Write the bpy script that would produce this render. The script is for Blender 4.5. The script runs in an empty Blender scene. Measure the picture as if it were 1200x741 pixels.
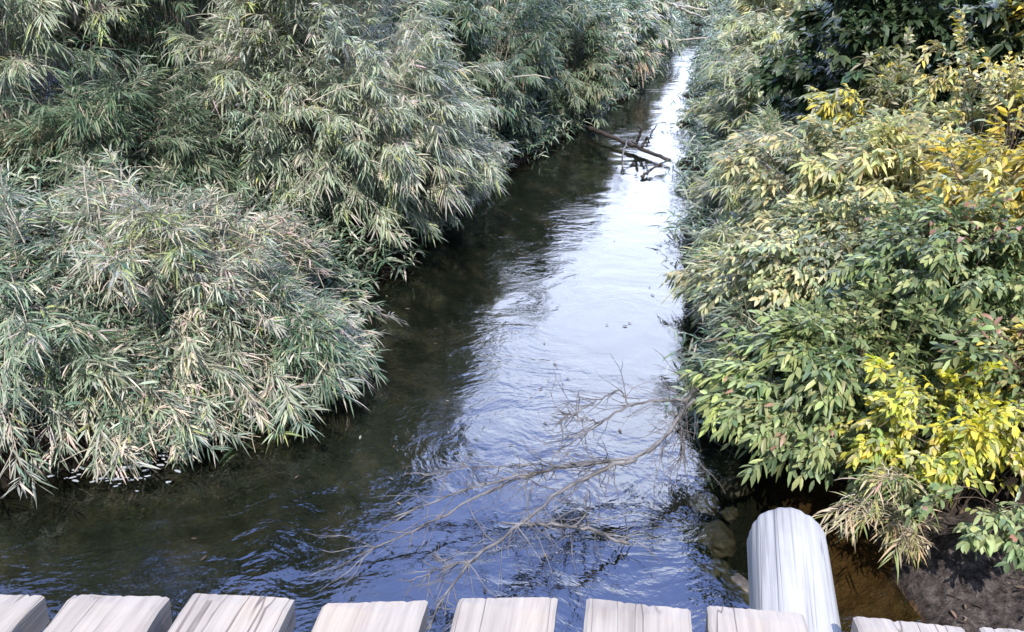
import bpy, bmesh, math, random
import numpy as np
from mathutils import Vector

S = bpy.context.scene
COL = S.collection
R = math.radians

# ------------------------------------------------------------------ camera
CAM_H, PITCH, FPX = 2.9, R(26.6), 900.0
cam_d = bpy.data.cameras.new('camera')
cam = bpy.data.objects.new('camera', cam_d)
COL.objects.link(cam)
cam.location = (0, 0, CAM_H)
cam.rotation_euler = (R(90) - PITCH, 0, 0)
cam_d.sensor_width = 36.0
cam_d.lens = 36.0 * FPX / 1200.0
cam_d.clip_start, cam_d.clip_end = 0.05, 2000
S.camera = cam

# ------------------------------------------------------------------ sky and sun
SUN_EL, SUN_AZ = 54, 181            # azimuth clockwise from +Y (the view direction): from behind the camera
wd = bpy.data.worlds.new('World')
S.world = wd
wd.use_nodes = True
wn, wl = wd.node_tree.nodes, wd.node_tree.links
bgn = wn['Background']
bgn.inputs['Strength'].default_value = 0.115
sky = wn.new('ShaderNodeTexSky')
sky.sky_type = 'NISHITA'
sky.sun_disc = False
sky.sun_elevation = R(SUN_EL)
sky.sun_rotation = R(SUN_AZ)
sky.air_density, sky.dust_density, sky.ozone_density = 1.0, 0.6, 2.0
tc = wn.new('ShaderNodeTexCoord')
sep = wn.new('ShaderNodeSeparateXYZ')
wl.new(tc.outputs['Generated'], sep.inputs[0])
nz = wn.new('ShaderNodeTexNoise')
nz.inputs['Scale'].default_value = 3.0
nz.inputs['Detail'].default_value = 5
nz.inputs['Roughness'].default_value = 0.55
wmap = wn.new('ShaderNodeMapping')
wmap.inputs['Scale'].default_value = (1, 1, 2.2)
wl.new(tc.outputs['Generated'], wmap.inputs[0])
wl.new(wmap.outputs[0], nz.inputs['Vector'])
# a bright cloud bank stands ahead, over the upper stream; thin veil elsewhere
bank = wn.new('ShaderNodeVectorMath'); bank.operation = 'DOT_PRODUCT'
bank.inputs[1].default_value = Vector((0.12, 0.93, 0.26)).normalized()
wl.new(tc.outputs['Generated'], bank.inputs[0])
elev = wn.new('ShaderNodeMapRange')
elev.inputs[1].default_value, elev.inputs[2].default_value = 0.83, 0.98
elev.inputs[3].default_value, elev.inputs[4].default_value = -0.16, 0.46
wl.new(bank.outputs['Value'], elev.inputs[0])
addn = wn.new('ShaderNodeMath'); addn.operation = 'ADD'
wl.new(nz.outputs[0], addn.inputs[0]); wl.new(elev.outputs[0], addn.inputs[1])
crmp = wn.new('ShaderNodeMapRange'); crmp.interpolation_type = 'SMOOTHSTEP'
crmp.inputs[1].default_value, crmp.inputs[2].default_value = 0.40, 0.85
crmp.inputs[3].default_value = 0.035
wl.new(addn.outputs[0], crmp.inputs[0])
veil = wn.new('ShaderNodeMapRange'); veil.interpolation_type = 'SMOOTHSTEP'      # blue veil added in front to colour the water's reflection
veil.inputs[1].default_value, veil.inputs[2].default_value = 0.40, 0.88
veil.inputs[3].default_value, veil.inputs[4].default_value = 0.0, 0.75
wl.new(bank.outputs['Value'], veil.inputs[0])
vmix = wn.new('ShaderNodeMix'); vmix.data_type = 'RGBA'
wl.new(veil.outputs[0], vmix.inputs['Factor'])
wl.new(sky.outputs[0], vmix.inputs['A'])
vmix.inputs['B'].default_value = (9.5, 14.5, 37, 1)
cmix = wn.new('ShaderNodeMix'); cmix.data_type = 'RGBA'
wl.new(crmp.outputs[0], cmix.inputs['Factor'])
wl.new(vmix.outputs['Result'], cmix.inputs['A'])
cmix.inputs['B'].default_value = (32, 36, 47, 1)
wl.new(cmix.outputs['Result'], bgn.inputs['Color'])

sd = bpy.data.lights.new('sun', 'SUN')
sd.energy, sd.angle, sd.color = 4.8, R(0.5), (1.0, 0.95, 0.87)
so = bpy.data.objects.new('sun', sd)
COL.objects.link(so)
v_sun = Vector((math.sin(R(SUN_AZ)) * math.cos(R(SUN_EL)), math.cos(R(SUN_AZ)) * math.cos(R(SUN_EL)), math.sin(R(SUN_EL))))
so.rotation_euler = v_sun.to_track_quat('Z', 'Y').to_euler()

S.view_settings.view_transform = 'Standard'
S.view_settings.look = 'None'
S.view_settings.exposure = 0.42
S.view_settings.gamma = 1.0
S.cycles.max_bounces = 8
S.cycles.transparent_max_bounces = 12
S.cycles.diffuse_bounces = 3
S.cycles.glossy_bounces = 3
S.cycles.caustics_reflective = False
S.cycles.caustics_refractive = False
S.cycles.use_denoising = True

# ------------------------------------------------------------------ helpers
CP, SP = math.cos(PITCH), math.sin(PITCH)


def at(px, py, z=None, y=None):
    """World point seen at a photograph pixel, on the level z or at the forward distance y."""
    u, v = (px - 600) / FPX, (370.5 - py) / FPX
    d = Vector((u, CP + v * SP, -SP + v * CP))
    t = (z - CAM_H) / d.z if z is not None else y / d.y
    return Vector((0, 0, CAM_H)) + d * t


def link(name, me, mat=None, parent=None):
    o = bpy.data.objects.new(name, me)
    COL.objects.link(o)
    if mat:
        me.materials.append(mat)
    if parent:
        o.parent = parent
    return o


def tag(o, label=None, cat=None, group=None, kind=None):
    for k, v in (('label', label), ('category', cat), ('group', group), ('kind', kind)):
        if v:
            o[k] = v
    return o


def empty(name, loc, label, cat, group=None):
    o = bpy.data.objects.new(name, None)
    COL.objects.link(o)
    o.location = loc
    o.empty_display_size = 0.1
    return tag(o, label, cat, group)


def np_mesh(name, V, faces_list, smooth=False):
    """V (n,3); faces_list: list of int arrays (m,k)."""
    me = bpy.data.meshes.new(name)
    V = np.asarray(V, dtype=np.float32)
    me.vertices.add(len(V))
    me.vertices.foreach_set('co', V.ravel())
    loops, starts, tot = [], [], 0
    for F in faces_list:
        F = np.asarray(F, dtype=np.int32)
        if len(F) == 0:
            continue
        k = F.shape[1]
        loops.append(F.ravel())
        starts.append(np.arange(len(F), dtype=np.int32) * k + tot)
        tot += F.size
    loops = np.concatenate(loops)
    starts = np.concatenate(starts)
    me.loops.add(len(loops))
    me.loops.foreach_set('vertex_index', loops)
    me.polygons.add(len(starts))
    me.polygons.foreach_set('loop_start', starts)
    if smooth:
        me.polygons.foreach_set('use_smooth', np.ones(len(starts), dtype=bool))
    me.update(calc_edges=True)
    me.validate()
    return me


def norm(a):
    return a / np.maximum(np.linalg.norm(a, axis=-1, keepdims=True), 1e-9)


UP = np.array([0., 0., 1.])


class Tubes:
    """Collects tapered tubes into one mesh."""

    def __init__(self):
        self.V, self.Q, self.n = [], [], 0

    def add(self, pts, r0, r1, sides=5, cap=True, wob=0.0, rng=None):
        P = np.asarray(pts, dtype=float)
        m = len(P)
        T = np.gradient(P, axis=0)
        T = norm(T)
        ref = np.where(np.abs(T[:, 2:3]) > 0.9, np.array([[1., 0, 0]]), UP[None])
        A = norm(np.cross(T, ref)); B = np.cross(T, A)
        rad = np.linspace(r0, r1, m)
        if wob and rng is not None:
            rad = rad * (1 + wob * rng.uniform(-1, 1, m))
        an = np.linspace(0, 2 * np.pi, sides, endpoint=False)
        V = P[:, None] + rad[:, None, None] * (np.cos(an)[None, :, None] * A[:, None] + np.sin(an)[None, :, None] * B[:, None])
        idx = np.arange(m * sides).reshape(m, sides) + self.n
        nx = np.roll(idx, -1, axis=1)
        self.Q.append(np.stack([idx[:-1], nx[:-1], nx[1:], idx[1:]], -1).reshape(-1, 4))
        self.V.append(V.reshape(-1, 3)); self.n += m * sides
        if cap and sides >= 4:
            c = np.stack([P[0], P[-1]])
            self.V.append(c)
            a, b = self.n, self.n + 1
            self.n += 2
            self.Q.append(np.stack([nx[0], idx[0], np.full(sides, a), np.full(sides, a)], -1)[:, :3].repeat(1, 0) if False else
                          np.stack([idx[0], np.full(sides, a), np.full(sides, a), nx[0]], -1)[:0])
            self.tris = getattr(self, 'tris', [])
            self.tris.append(np.stack([nx[0], idx[0], np.full(sides, a)], -1))
            self.tris.append(np.stack([idx[-1], nx[-1], np.full(sides, b)], -1))

    def straight(self, A, B, r):
        """many thin 3-sided straight twigs at once"""
        T = norm(B - A)
        a = norm(np.cross(T, UP[None] + 0.01)); b = np.cross(T, a)
        n = len(A)
        ring = []
        for k in range(3):
            an = 2 * np.pi * k / 3
            ring.append(math.cos(an) * a + math.sin(an) * b)
        ring = np.stack(ring, 1)
        V = np.concatenate([A[:, None] + ring * r, B[:, None] + ring * r * 0.5], 1)
        idx = np.arange(n * 6).reshape(n, 6) + self.n
        for k in range(3):
            j = (k + 1) % 3
            self.Q.append(np.stack([idx[:, k], idx[:, j], idx[:, 3 + j], idx[:, 3 + k]], -1))
        self.V.append(V.reshape(-1, 3)); self.n += n * 6

    def mesh(self, name, smooth=True):
        fl = [np.concatenate(self.Q)]
        if getattr(self, 'tris', None):
            fl.append(np.concatenate(self.tris))
        return np_mesh(name, np.concatenate(self.V), fl, smooth)


def leaves_mesh(name, P, D, N, L, W, droop, colr, wide=(0.9, 0.75), fold=0.25):
    """One mesh of many leaves: base, two cross-sections folded along the midrib, tip."""
    n = len(P)
    Sd = norm(np.cross(D, N)); Nn = np.cross(Sd, D)
    L = L[:, None]; W = W[:, None]; dr = droop[:, None]

    def mid(t):
        return P + D * L * t - UP[None] * L * dr * t * t
    m1, m2 = mid(0.32), mid(0.68)
    V = np.stack([P, m1 - Sd * W * wide[0] + Nn * W * fold, m1, m1 + Sd * W * wide[0] + Nn * W * fold,
                  m2 - Sd * W * wide[1] + Nn * W * fold, m2, m2 + Sd * W * wide[1] + Nn * W * fold, mid(1.0)], 1)
    i = (np.arange(n) * 8)[:, None]
    tri = np.concatenate([i + [[0, 2, 1]], i + [[0, 3, 2]], i + [[4, 5, 7]], i + [[5, 6, 7]]])
    quad = np.concatenate([i + [[1, 2, 5, 4]], i + [[2, 3, 6, 5]]])
    me = np_mesh(name, V.reshape(-1, 3), [tri, quad])
    at_ = me.color_attributes.new('leaf_tint', 'FLOAT_COLOR', 'POINT')
    c4 = np.ones((n, 4), dtype=np.float32); c4[:, :3] = colr
    at_.data.foreach_set('color', np.repeat(c4, 8, axis=0).ravel())
    return me


# ------------------------------------------------------------------ materials
def new_mat(name):
    m = bpy.data.materials.new(name)
    m.use_nodes = True
    nt = m.node_tree
    return m, nt.nodes, nt.links, nt.nodes['Principled BSDF']


def noise(nodes, links, scale, detail=4, vec=None, stretch=None, rough=0.55, coord='Object'):
    t = nodes.new('ShaderNodeTexCoord')
    n = nodes.new('ShaderNodeTexNoise')
    n.inputs['Scale'].default_value = scale
    n.inputs['Detail'].default_value = detail
    n.inputs['Roughness'].default_value = rough
    mp = nodes.new('ShaderNodeMapping')
    if stretch:
        mp.inputs['Scale'].default_value = stretch
    links.new(vec if vec else t.outputs[coord], mp.inputs[0])
    links.new(mp.outputs[0], n.inputs['Vector'])
    return n


def ramp(nodes, links, src, stops):
    r = nodes.new('ShaderNodeValToRGB')
    while len(r.color_ramp.elements) > 1:
        r.color_ramp.elements.remove(r.color_ramp.elements[-1])
    for i, (p, c) in enumerate(stops):
        e = r.color_ramp.elements[0] if i == 0 else r.color_ramp.elements.new(p)
        e.position = p
        e.color = (*c, 1)
    links.new(src, r.inputs[0])
    return r


def leaf_material(name, rough=0.38, transl=0.28, spec=0.5):
    m, n, l, b = new_mat(name)
    a = n.new('ShaderNodeAttribute'); a.attribute_name = 'leaf_tint'
    l.new(a.outputs['Color'], b.inputs['Base Color'])
    b.inputs['Roughness'].default_value = rough
    b.inputs['Specular IOR Level'].default_value = spec
    tr = n.new('ShaderNodeBsdfTranslucent')
    hs = n.new('ShaderNodeHueSaturation')
    hs.inputs['Saturation'].default_value = 1.15
    hs.inputs['Value'].default_value = 1.3
    l.new(a.outputs['Color'], hs.inputs['Color'])
    l.new(hs.outputs[0], tr.inputs['Color'])
    mx = n.new('ShaderNodeMixShader'); mx.inputs[0].default_value = transl
    l.new(b.outputs[0], mx.inputs[1]); l.new(tr.outputs[0], mx.inputs[2])
    l.new(mx.outputs[0], n['Material Output'].inputs['Surface'])
    return m


M = {}
M['bamboo_leaf'] = leaf_material('bamboo_leaf', 0.42, 0.24, 0.45)
M['broad_leaf'] = leaf_material('broad_leaf', 0.42, 0.25, 0.42)
M['soft_leaf'] = leaf_material('soft_leaf', 0.5, 0.35, 0.4)


def stem_material(name, c1, c2):
    m, n, l, b = new_mat(name)
    nz_ = noise(n, l, 9, 3)
    r = ramp(n, l, nz_.outputs[0], [(0.3, c1), (0.7, c2)])
    l.new(r.outputs[0], b.inputs['Base Color'])
    b.inputs['Roughness'].default_value = 0.6
    return m


M['cane'] = stem_material('cane', (0.34, 0.285, 0.21), (0.56, 0.48, 0.39))
M['woody'] = stem_material('woody', (0.07, 0.05, 0.035), (0.16, 0.12, 0.085))
M['dead_wood'] = stem_material('dead_wood', (0.04, 0.036, 0.037), (0.25, 0.235, 0.235))
M['wet_wood'] = stem_material('wet_wood', (0.025, 0.02, 0.018), (0.075, 0.06, 0.05))
M['bleached_wood'] = stem_material('bleached_wood', (0.30, 0.27, 0.22), (0.50, 0.46, 0.40))


def wood_material(name, stops, crack=0.45, crack_col=(0.10, 0.085, 0.08), sx=1.0):
    """weathered sawn timber, grain along local Y, different for every object"""
    m, n, l, b = new_mat(name)
    t = n.new('ShaderNodeTexCoord'); oi = n.new('ShaderNodeObjectInfo')
    ad = n.new('ShaderNodeVectorMath'); ad.operation = 'ADD'
    sc = n.new('ShaderNodeMath'); sc.operation = 'MULTIPLY'; sc.inputs[1].default_value = 37.0
    l.new(oi.outputs['Random'], sc.inputs[0])
    l.new(t.outputs['Object'], ad.inputs[0]); l.new(sc.outputs[0], ad.inputs[1])
    v = ad.outputs[0]
    g1 = noise(n, l, 1.0, 6, v, (70 * sx, 2.2, 70))
    g2 = noise(n, l, 1.0, 3, v, (6, 3.0, 6))
    base = ramp(n, l, g1.outputs[0], stops)
    blot = ramp(n, l, g2.outputs[0], [(0.28, (0.66, 0.64, 0.61)), (0.42, (0.88, 0.87, 0.85)), (0.55, (0.98, 0.97, 0.95)), (0.74, (1.04, 0.97, 0.88))])
    mu = n.new('ShaderNodeMix'); mu.data_type = 'RGBA'; mu.blend_type = 'MULTIPLY'; mu.inputs['Factor'].default_value = 1
    l.new(base.outputs[0], mu.inputs['A']); l.new(blot.outputs[0], mu.inputs['B'])
    # cracks: thin iso-lines of a long stretched noise
    g3 = noise(n, l, 1.0, 2, v, (20 * sx, 0.45, 20), 0.35)
    sb = n.new('ShaderNodeMath'); sb.operation = 'SUBTRACT'; sb.inputs[1].default_value = 0.5
    l.new(g3.outputs[0], sb.inputs[0])
    ab = n.new('ShaderNodeMath'); ab.operation = 'ABSOLUTE'; l.new(sb.outputs[0], ab.inputs[0])
    ck = n.new('ShaderNodeMapRange'); ck.inputs[1].default_value, ck.inputs[2].default_value = 0.001, 0.012
    ck.inputs[3].default_value, ck.inputs[4].default_value = 1, 0
    l.new(ab.outputs[0], ck.inputs[0])
    gate = noise(n, l, 1.0, 2, v, (5, 2.2, 5))
    gr = n.new('ShaderNodeMapRange'); gr.inputs[1].default_value, gr.inputs[2].default_value = crack, crack + 0.10
    l.new(gate.outputs[0], gr.inputs[0])
    cm = n.new('ShaderNodeMath'); cm.operation = 'MULTIPLY'; l.new(ck.outputs[0], cm.inputs[0]); l.new(gr.outputs[0], cm.inputs[1])
    mx = n.new('ShaderNodeMix'); mx.data_type = 'RGBA'
    l.new(cm.outputs[0], mx.inputs['Factor']); l.new(mu.outputs['Result'], mx.inputs['A'])
    mx.inputs['B'].default_value = (*crack_col, 1)
    l.new(mx.outputs['Result'], b.inputs['Base Color'])
    b.inputs['Roughness'].default_value = 0.75
    b.inputs['Specular IOR Level'].default_value = 0.25
    hgt = n.new('ShaderNodeMath'); hgt.operation = 'MULTIPLY_ADD'
    hgt.inputs[1].default_value = -1.2
    l.new(cm.outputs[0], hgt.inputs[0]); l.new(g1.outputs[0], hgt.inputs[2])
    bp = n.new('ShaderNodeBump'); bp.inputs['Strength'].default_value = 0.5; bp.inputs['Distance'].default_value = 0.004
    l.new(hgt.outputs[0], bp.inputs['Height']); l.new(bp.outputs[0], b.inputs['Normal'])
    return m


M['plank'] = wood_material('weathered_plank', [(0.25, (0.30, 0.26, 0.235)), (0.5, (0.375, 0.335, 0.295)), (0.75, (0.44, 0.395, 0.345))], 0.42, (0.15, 0.125, 0.11))
M['log'] = wood_material('weathered_log', [(0.28, (0.27, 0.265, 0.27)), (0.45, (0.40, 0.395, 0.39)), (0.72, (0.49, 0.485, 0.475))], 0.42, (0.19, 0.19, 0.21), 1.4)

# ground: soil, mud and stream bed
m, n, l, b = new_mat('bank_soil')
M['soil'] = m
big = noise(n, l, 1.3, 5)
fin = noise(n, l, 11, 6, rough=0.65)
c1 = ramp(n, l, big.outputs[0], [(0.3, (0.018, 0.015, 0.012)), (0.55, (0.035, 0.028, 0.022)), (0.75, (0.06, 0.048, 0.038))])
c2 = ramp(n, l, fin.outputs[0], [(0.32, (0.30, 0.28, 0.28)), (0.5, (0.85, 0.82, 0.80)), (0.68, (1.55, 1.45, 1.38))])
mu = n.new('ShaderNodeMix'); mu.data_type = 'RGBA'; mu.blend_type = 'MULTIPLY'; mu.inputs['Factor'].default_value = 1
l.new(c1.outputs[0], mu.inputs['A']); l.new(c2.outputs[0], mu.inputs['B'])
at_n = n.new('ShaderNodeAttribute'); at_n.attribute_name = 'silt'
sx_ = n.new('ShaderNodeSeparateColor'); l.new(at_n.outputs['Color'], sx_.inputs[0])
mx1 = n.new('ShaderNodeMix'); mx1.data_type = 'RGBA'
l.new(sx_.outputs[0], mx1.inputs['Factor']); l.new(mu.outputs['Result'], mx1.inputs['A'])
rust = ramp(n, l, fin.outputs[0], [(0.3, (0.14, 0.065, 0.028)), (0.7, (0.32, 0.17, 0.08))])
l.new(rust.outputs[0], mx1.inputs['B'])
mx2 = n.new('ShaderNodeMix'); mx2.data_type = 'RGBA'
bedn = noise(n, l, 3.2, 6, rough=0.68)
bedc = ramp(n, l, bedn.outputs[0], [(0.3, (0.012, 0.018, 0.015)), (0.5, (0.034, 0.038, 0.031)), (0.7, (0.12, 0.10, 0.078))])
l.new(sx_.outputs[1], mx2.inputs['Factor']); l.new(mx1.outputs['Result'], mx2.inputs['A']); l.new(bedc.outputs[0], mx2.inputs['B'])
finer = noise(n, l, 24, 6, rough=0.7)
mud = ramp(n, l, finer.outputs[0], [(0.36, (0.028, 0.023, 0.024)), (0.5, (0.085, 0.070, 0.068)), (0.64, (0.17, 0.145, 0.14))])
mx3 = n.new('ShaderNodeMix'); mx3.data_type = 'RGBA'
l.new(sx_.outputs[2], mx3.inputs['Factor']); l.new(mx2.outputs['Result'], mx3.inputs['A']); l.new(mud.outputs[0], mx3.inputs['B'])
l.new(mx3.outputs['Result'], b.inputs['Base Color'])
b.inputs['Roughness'].default_value = 0.9
b.inputs['Specular IOR Level'].default_value = 0.12
bp = n.new('ShaderNodeBump'); bp.inputs['Strength'].default_value = 1.0; bp.inputs['Distance'].default_value = 0.05
hm = n.new('ShaderNodeMath'); hm.operation = 'ADD'
l.new(fin.outputs[0], hm.inputs[0]); l.new(finer.outputs[0], hm.inputs[1])
l.new(hm.outputs[0], bp.inputs['Height']); l.new(bp.outputs[0], b.inputs['Normal'])

# water: tinted see-through body with a mirror skin, rippled by the current
m = bpy.data.materials.new('stream_water'); m.use_nodes = True
M['water'] = m
n, l = m.node_tree.nodes, m.node_tree.links
n.remove(n['Principled BSDF'])
t = n.new('ShaderNodeTexCoord')
warp = n.new('ShaderNodeTexNoise'); warp.inputs['Scale'].default_value = 0.9; warp.inputs['Detail'].default_value = 2
l.new(t.outputs['Object'], warp.inputs['Vector'])
wsub = n.new('ShaderNodeVectorMath'); wsub.operation = 'MULTIPLY_ADD'
wsub.inputs[1].default_value = (0.9, 0.9, 0)
l.new(warp.outputs['Color'], wsub.inputs[0]); l.new(t.outputs['Object'], wsub.inputs[2])
r1 = noise(n, l, 1.0, 3, wsub.outputs[0], (7.0, 10.0, 1), 0.5)
r2 = noise(n, l, 1.0, 2, wsub.outputs[0], (24.0, 30.0, 1), 0.5)
r3 = noise(n, l, 1.0, 2, wsub.outputs[0], (1.3, 1.9, 1), 0.5)
amp = noise(n, l, 1.0, 2, t.outputs['Object'], (0.55, 0.35, 1))
ampr = n.new('ShaderNodeMapRange'); ampr.inputs[1].default_value, ampr.inputs[2].default_value = 0.40, 0.68
ampr.inputs[3].default_value, ampr.inputs[4].default_value = 0.14, 1.0
l.new(amp.outputs[0], ampr.inputs[0])
m1 = n.new('ShaderNodeMath'); m1.operation = 'MULTIPLY_ADD'; m1.inputs[1].default_value = 0.22
l.new(r2.outputs[0], m1.inputs[0]); l.new(r1.outputs[0], m1.inputs[2])
m2 = n.new('ShaderNodeMath'); m2.operation = 'MULTIPLY'; l.new(m1.outputs[0], m2.inputs[0]); l.new(ampr.outputs[0], m2.inputs[1])
m3 = n.new('ShaderNodeMath'); m3.operation = 'MULTIPLY_ADD'; m3.inputs[1].default_value = 1.6
l.new(r3.outputs[0], m3.inputs[0]); l.new(m2.outputs[0], m3.inputs[2])
wb = n.new('ShaderNodeBump'); wb.inputs['Strength'].default_value = 1.0; wb.inputs['Distance'].default_value = 0.0125
l.new(m3.outputs[0], wb.inputs['Height'])
fr = n.new('ShaderNodeFresnel'); geo = n.new('ShaderNodeNewGeometry')               # same mirror strength from above and below, so sunlight reaches the bed
ior = n.new('ShaderNodeMapRange'); ior.inputs[3].default_value, ior.inputs[4].default_value = 2.0, 0.5
l.new(geo.outputs['Backfacing'], ior.inputs[0]); l.new(ior.outputs[0], fr.inputs['IOR'])
l.new(wb.outputs[0], fr.inputs['Normal'])
tr = n.new('ShaderNodeBsdfTransparent'); tr.inputs['Color'].default_value = (0.55, 0.58, 0.49, 1)
gl = n.new('ShaderNodeBsdfGlossy'); gl.inputs['Roughness'].default_value = 0.03
l.new(wb.outputs[0], gl.inputs['Normal'])
mx = n.new('ShaderNodeMixShader')
l.new(fr.outputs[0], mx.inputs[0]); l.new(tr.outputs[0], mx.inputs[1]); l.new(gl.outputs[0], mx.inputs[2])
l.new(mx.outputs[0], n['Material Output'].inputs['Surface'])

m, n, l, b = new_mat('stone')
M['stone'] = m
nz1 = noise(n, l, 14, 7, rough=0.7)
r = ramp(n, l, nz1.outputs[0], [(0.3, (0.02, 0.018, 0.015)), (0.5, (0.075, 0.062, 0.05)), (0.72, (0.17, 0.14, 0.115))])
l.new(r.outputs[0], b.inputs['Base Color']); b.inputs['Roughness'].default_value = 0.6

# ------------------------------------------------------------------ terrain and water
left_px = [(-300, 640), (20, 575), (200, 520), (345, 470), (440, 330), (520, 265), (575, 215), (640, 172), (700, 135), (755, 92), (785, 62), (800, 40)]
right_px = [(1150, 790), (1064, 735), (1040, 690), (1020, 645), (990, 598), (930, 555), (870, 515), (825, 440), (812, 330), (806, 230), (806, 150), (812, 100), (822, 66), (832, 44)]
LE = np.array([at(*p, z=0)[:2] for p in left_px])
RE = np.array([at(*p, z=0)[:2] for p in right_px])
LE = LE[np.argsort(LE[:, 1])]; RE = RE[np.argsort(RE[:, 1])]


def edges(y):
    xl = np.interp(y, LE[:, 1], LE[:, 0]); xr = np.interp(y, RE[:, 1], RE[:, 0])
    xl = xl + 0.07 * np.sin(2.9 * y + 0.4) + 0.05 * np.sin(6.7 * y)
    xr = xr + 0.13 * np.sin(2.3 * y) + 0.08 * np.sin(5.1 * y + 1.0)
    return xl, np.maximum(xr, xl + 0.7)


def hsh(x, y):
    return (np.sin(x * 2.1 + 1.3 * np.sin(y * 1.7)) * np.cos(y * 1.9 + 0.7) + 0.5 * np.sin(x * 5.3 + y * 3.1) * np.cos(y * 4.7 - x * 2.2)
            + 0.25 * np.sin(x * 11.7 - y * 7.9 + 1.1) * np.cos(y * 10.3 + x * 4.9))


def ground_z(x, y):
    xl, xr = edges(y)
    w = xr - xl
    dl, dr = xl - x, x - xr                       # >0 on land
    inside = np.minimum(-dl, -dr)
    bed = -np.clip(0.04 + inside * 0.40, 0.03, 0.42)
    # brown shallows and the mud slope in the near right corner
    land_l = np.interp(dl, [0, 0.25, 1.2, 3, 6, 40], [0.0, 0.28, 0.75, 1.25, 1.5, 1.6])
    land_r = np.interp(dr, [0, 0.25, 0.8, 1.6, 4, 40], [0.0, 0.11, 0.32, 0.72, 1.3, 1.5])
    land = np.where(dl > 0, land_l, land_r)
    z = np.where(inside > 0, bed, land)
    return z + 0.035 * hsh(x * 1.3, y * 1.3) * np.clip(np.abs(inside) * 4, 0.3, 1)


def axis(lo, hi, fine_lo, fine_hi, d):
    a = np.arange(fine_lo, fine_hi, d)
    k = np.cumsum(d * 1.22 ** np.arange(1, 60))
    up_ = fine_hi + k[k < hi - fine_hi]; dn = fine_lo - k[k < fine_lo - lo]
    return np.concatenate([dn[::-1], a, up_])


gx, gy = axis(-420, 420, -4, 6, 0.07), axis(-300, 700, 0, 22, 0.09)
gx = np.unique(np.r_[gx[(gx < 0.8) | (gx > 3.2)], np.arange(0.8, 3.2, 0.022)])
gy = np.unique(np.r_[gy[(gy < 1.7) | (gy > 3.8)], np.arange(1.7, 3.8, 0.022)])
GX, GY = np.meshgrid(gx, gy)
GZ = ground_z(GX, GY)
# clods and hollows of the trampled mud
rng = np.random.default_rng(21)
cl_ = np.zeros_like(GX)
for sc_ in (9, 15, 26, 44, 70):
    for _ in range(5):
        a_ = rng.uniform(0, 6.28); cl_ += np.sin(sc_ * rng.uniform(.8, 1.2) * (GX * math.cos(a_) + GY * math.sin(a_)) + rng.uniform(0, 6.28)) / sc_
near_ = np.clip((GX - 0.9) * 4, 0, 1) * np.clip((3.1 - GX) * 4, 0, 1) * np.clip((GY - 1.8) * 4, 0, 1) * np.clip((3.7 - GY) * 4, 0, 1)
GZ = GZ + np.where(GZ > -0.07, 0.12, 0.03) * cl_ * near_
V = np.stack([GX, GY, GZ], -1).reshape(-1, 3)
ny_, nx_ = GX.shape
ii = np.arange(ny_ * nx_).reshape(ny_, nx_)
Q = np.stack([ii[:-1, :-1], ii[:-1, 1:], ii[1:, 1:], ii[1:, :-1]], -1).reshape(-1, 4)
gm = np_mesh('ground', V, [Q], True)
c = np.zeros((len(V), 4), dtype=np.float32); c[:, 3] = 1
xl, xr = edges(V[:, 1])
rs = at(995, 635, z=0)
c[:, 0] = np.clip(1.6 - np.hypot((V[:, 0] - rs.x) / 0.30, (V[:, 1] - rs.y) / 0.6), 0, 1)
c[:, 0] *= np.clip(1 - V[:, 2] * 130, 0, 1)
c[:, 1] = np.clip((np.minimum(V[:, 0] - xl, xr - V[:, 0])) * 8, 0, 1) * (1 - c[:, 0])
md = at(1140, 680, z=0.35)
c[:, 2] = np.clip(1.8 - np.hypot((V[:, 0] - md.x - 0.1) / 0.5, (V[:, 1] - md.y) / 0.6), 0, 1) * np.clip((V[:, 2] - 0.0) * 25, 0, 1)
ca = gm.color_attributes.new('silt', 'FLOAT_COLOR', 'POINT')
ca.data.foreach_set('color', c.ravel())
tag(link('ground', gm, M['soil']), kind='structure')

wy = np.linspace(-25, 27, 60)
wl_, wr_ = edges(wy)
V = np.concatenate([np.stack([wl_ - 0.9, wy, 0 * wy], -1), np.stack([wr_ + 0.9, wy, 0 * wy], -1)])
k = len(wy); i0 = np.arange(k - 1)
tag(link('water', np_mesh('water', V, [np.stack([i0, i0 + k, i0 + k + 1, i0 + 1], -1)]), M['water']), kind='structure')


# ------------------------------------------------------------------ plants
def lump(d, ph):
    """smooth bumps over directions, for uneven outlines"""
    return (0.5 * np.sin(3.1 * d[:, 0] + ph[0]) * np.cos(2.7 * d[:, 1] + ph[1]) + 0.35 * np.sin(6.3 * d[:, 2] + 4.9 * d[:, 0] + ph[2])
            + 0.3 * np.cos(7.7 * d[:, 1] - 5.1 * d[:, 2] + ph[3]))


def palette(rng, n, cols, weights, var=0.18):
    cols = np.array(cols); w = np.array(weights, dtype=float); w /= w.sum()
    c = cols[rng.choice(len(cols), n, p=w)]
    return np.clip(c * (1 + rng.normal(0, var, (n, 1))) * (1 + rng.normal(0, 0.06, (n, 3))), 0.01, 0.9)


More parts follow.
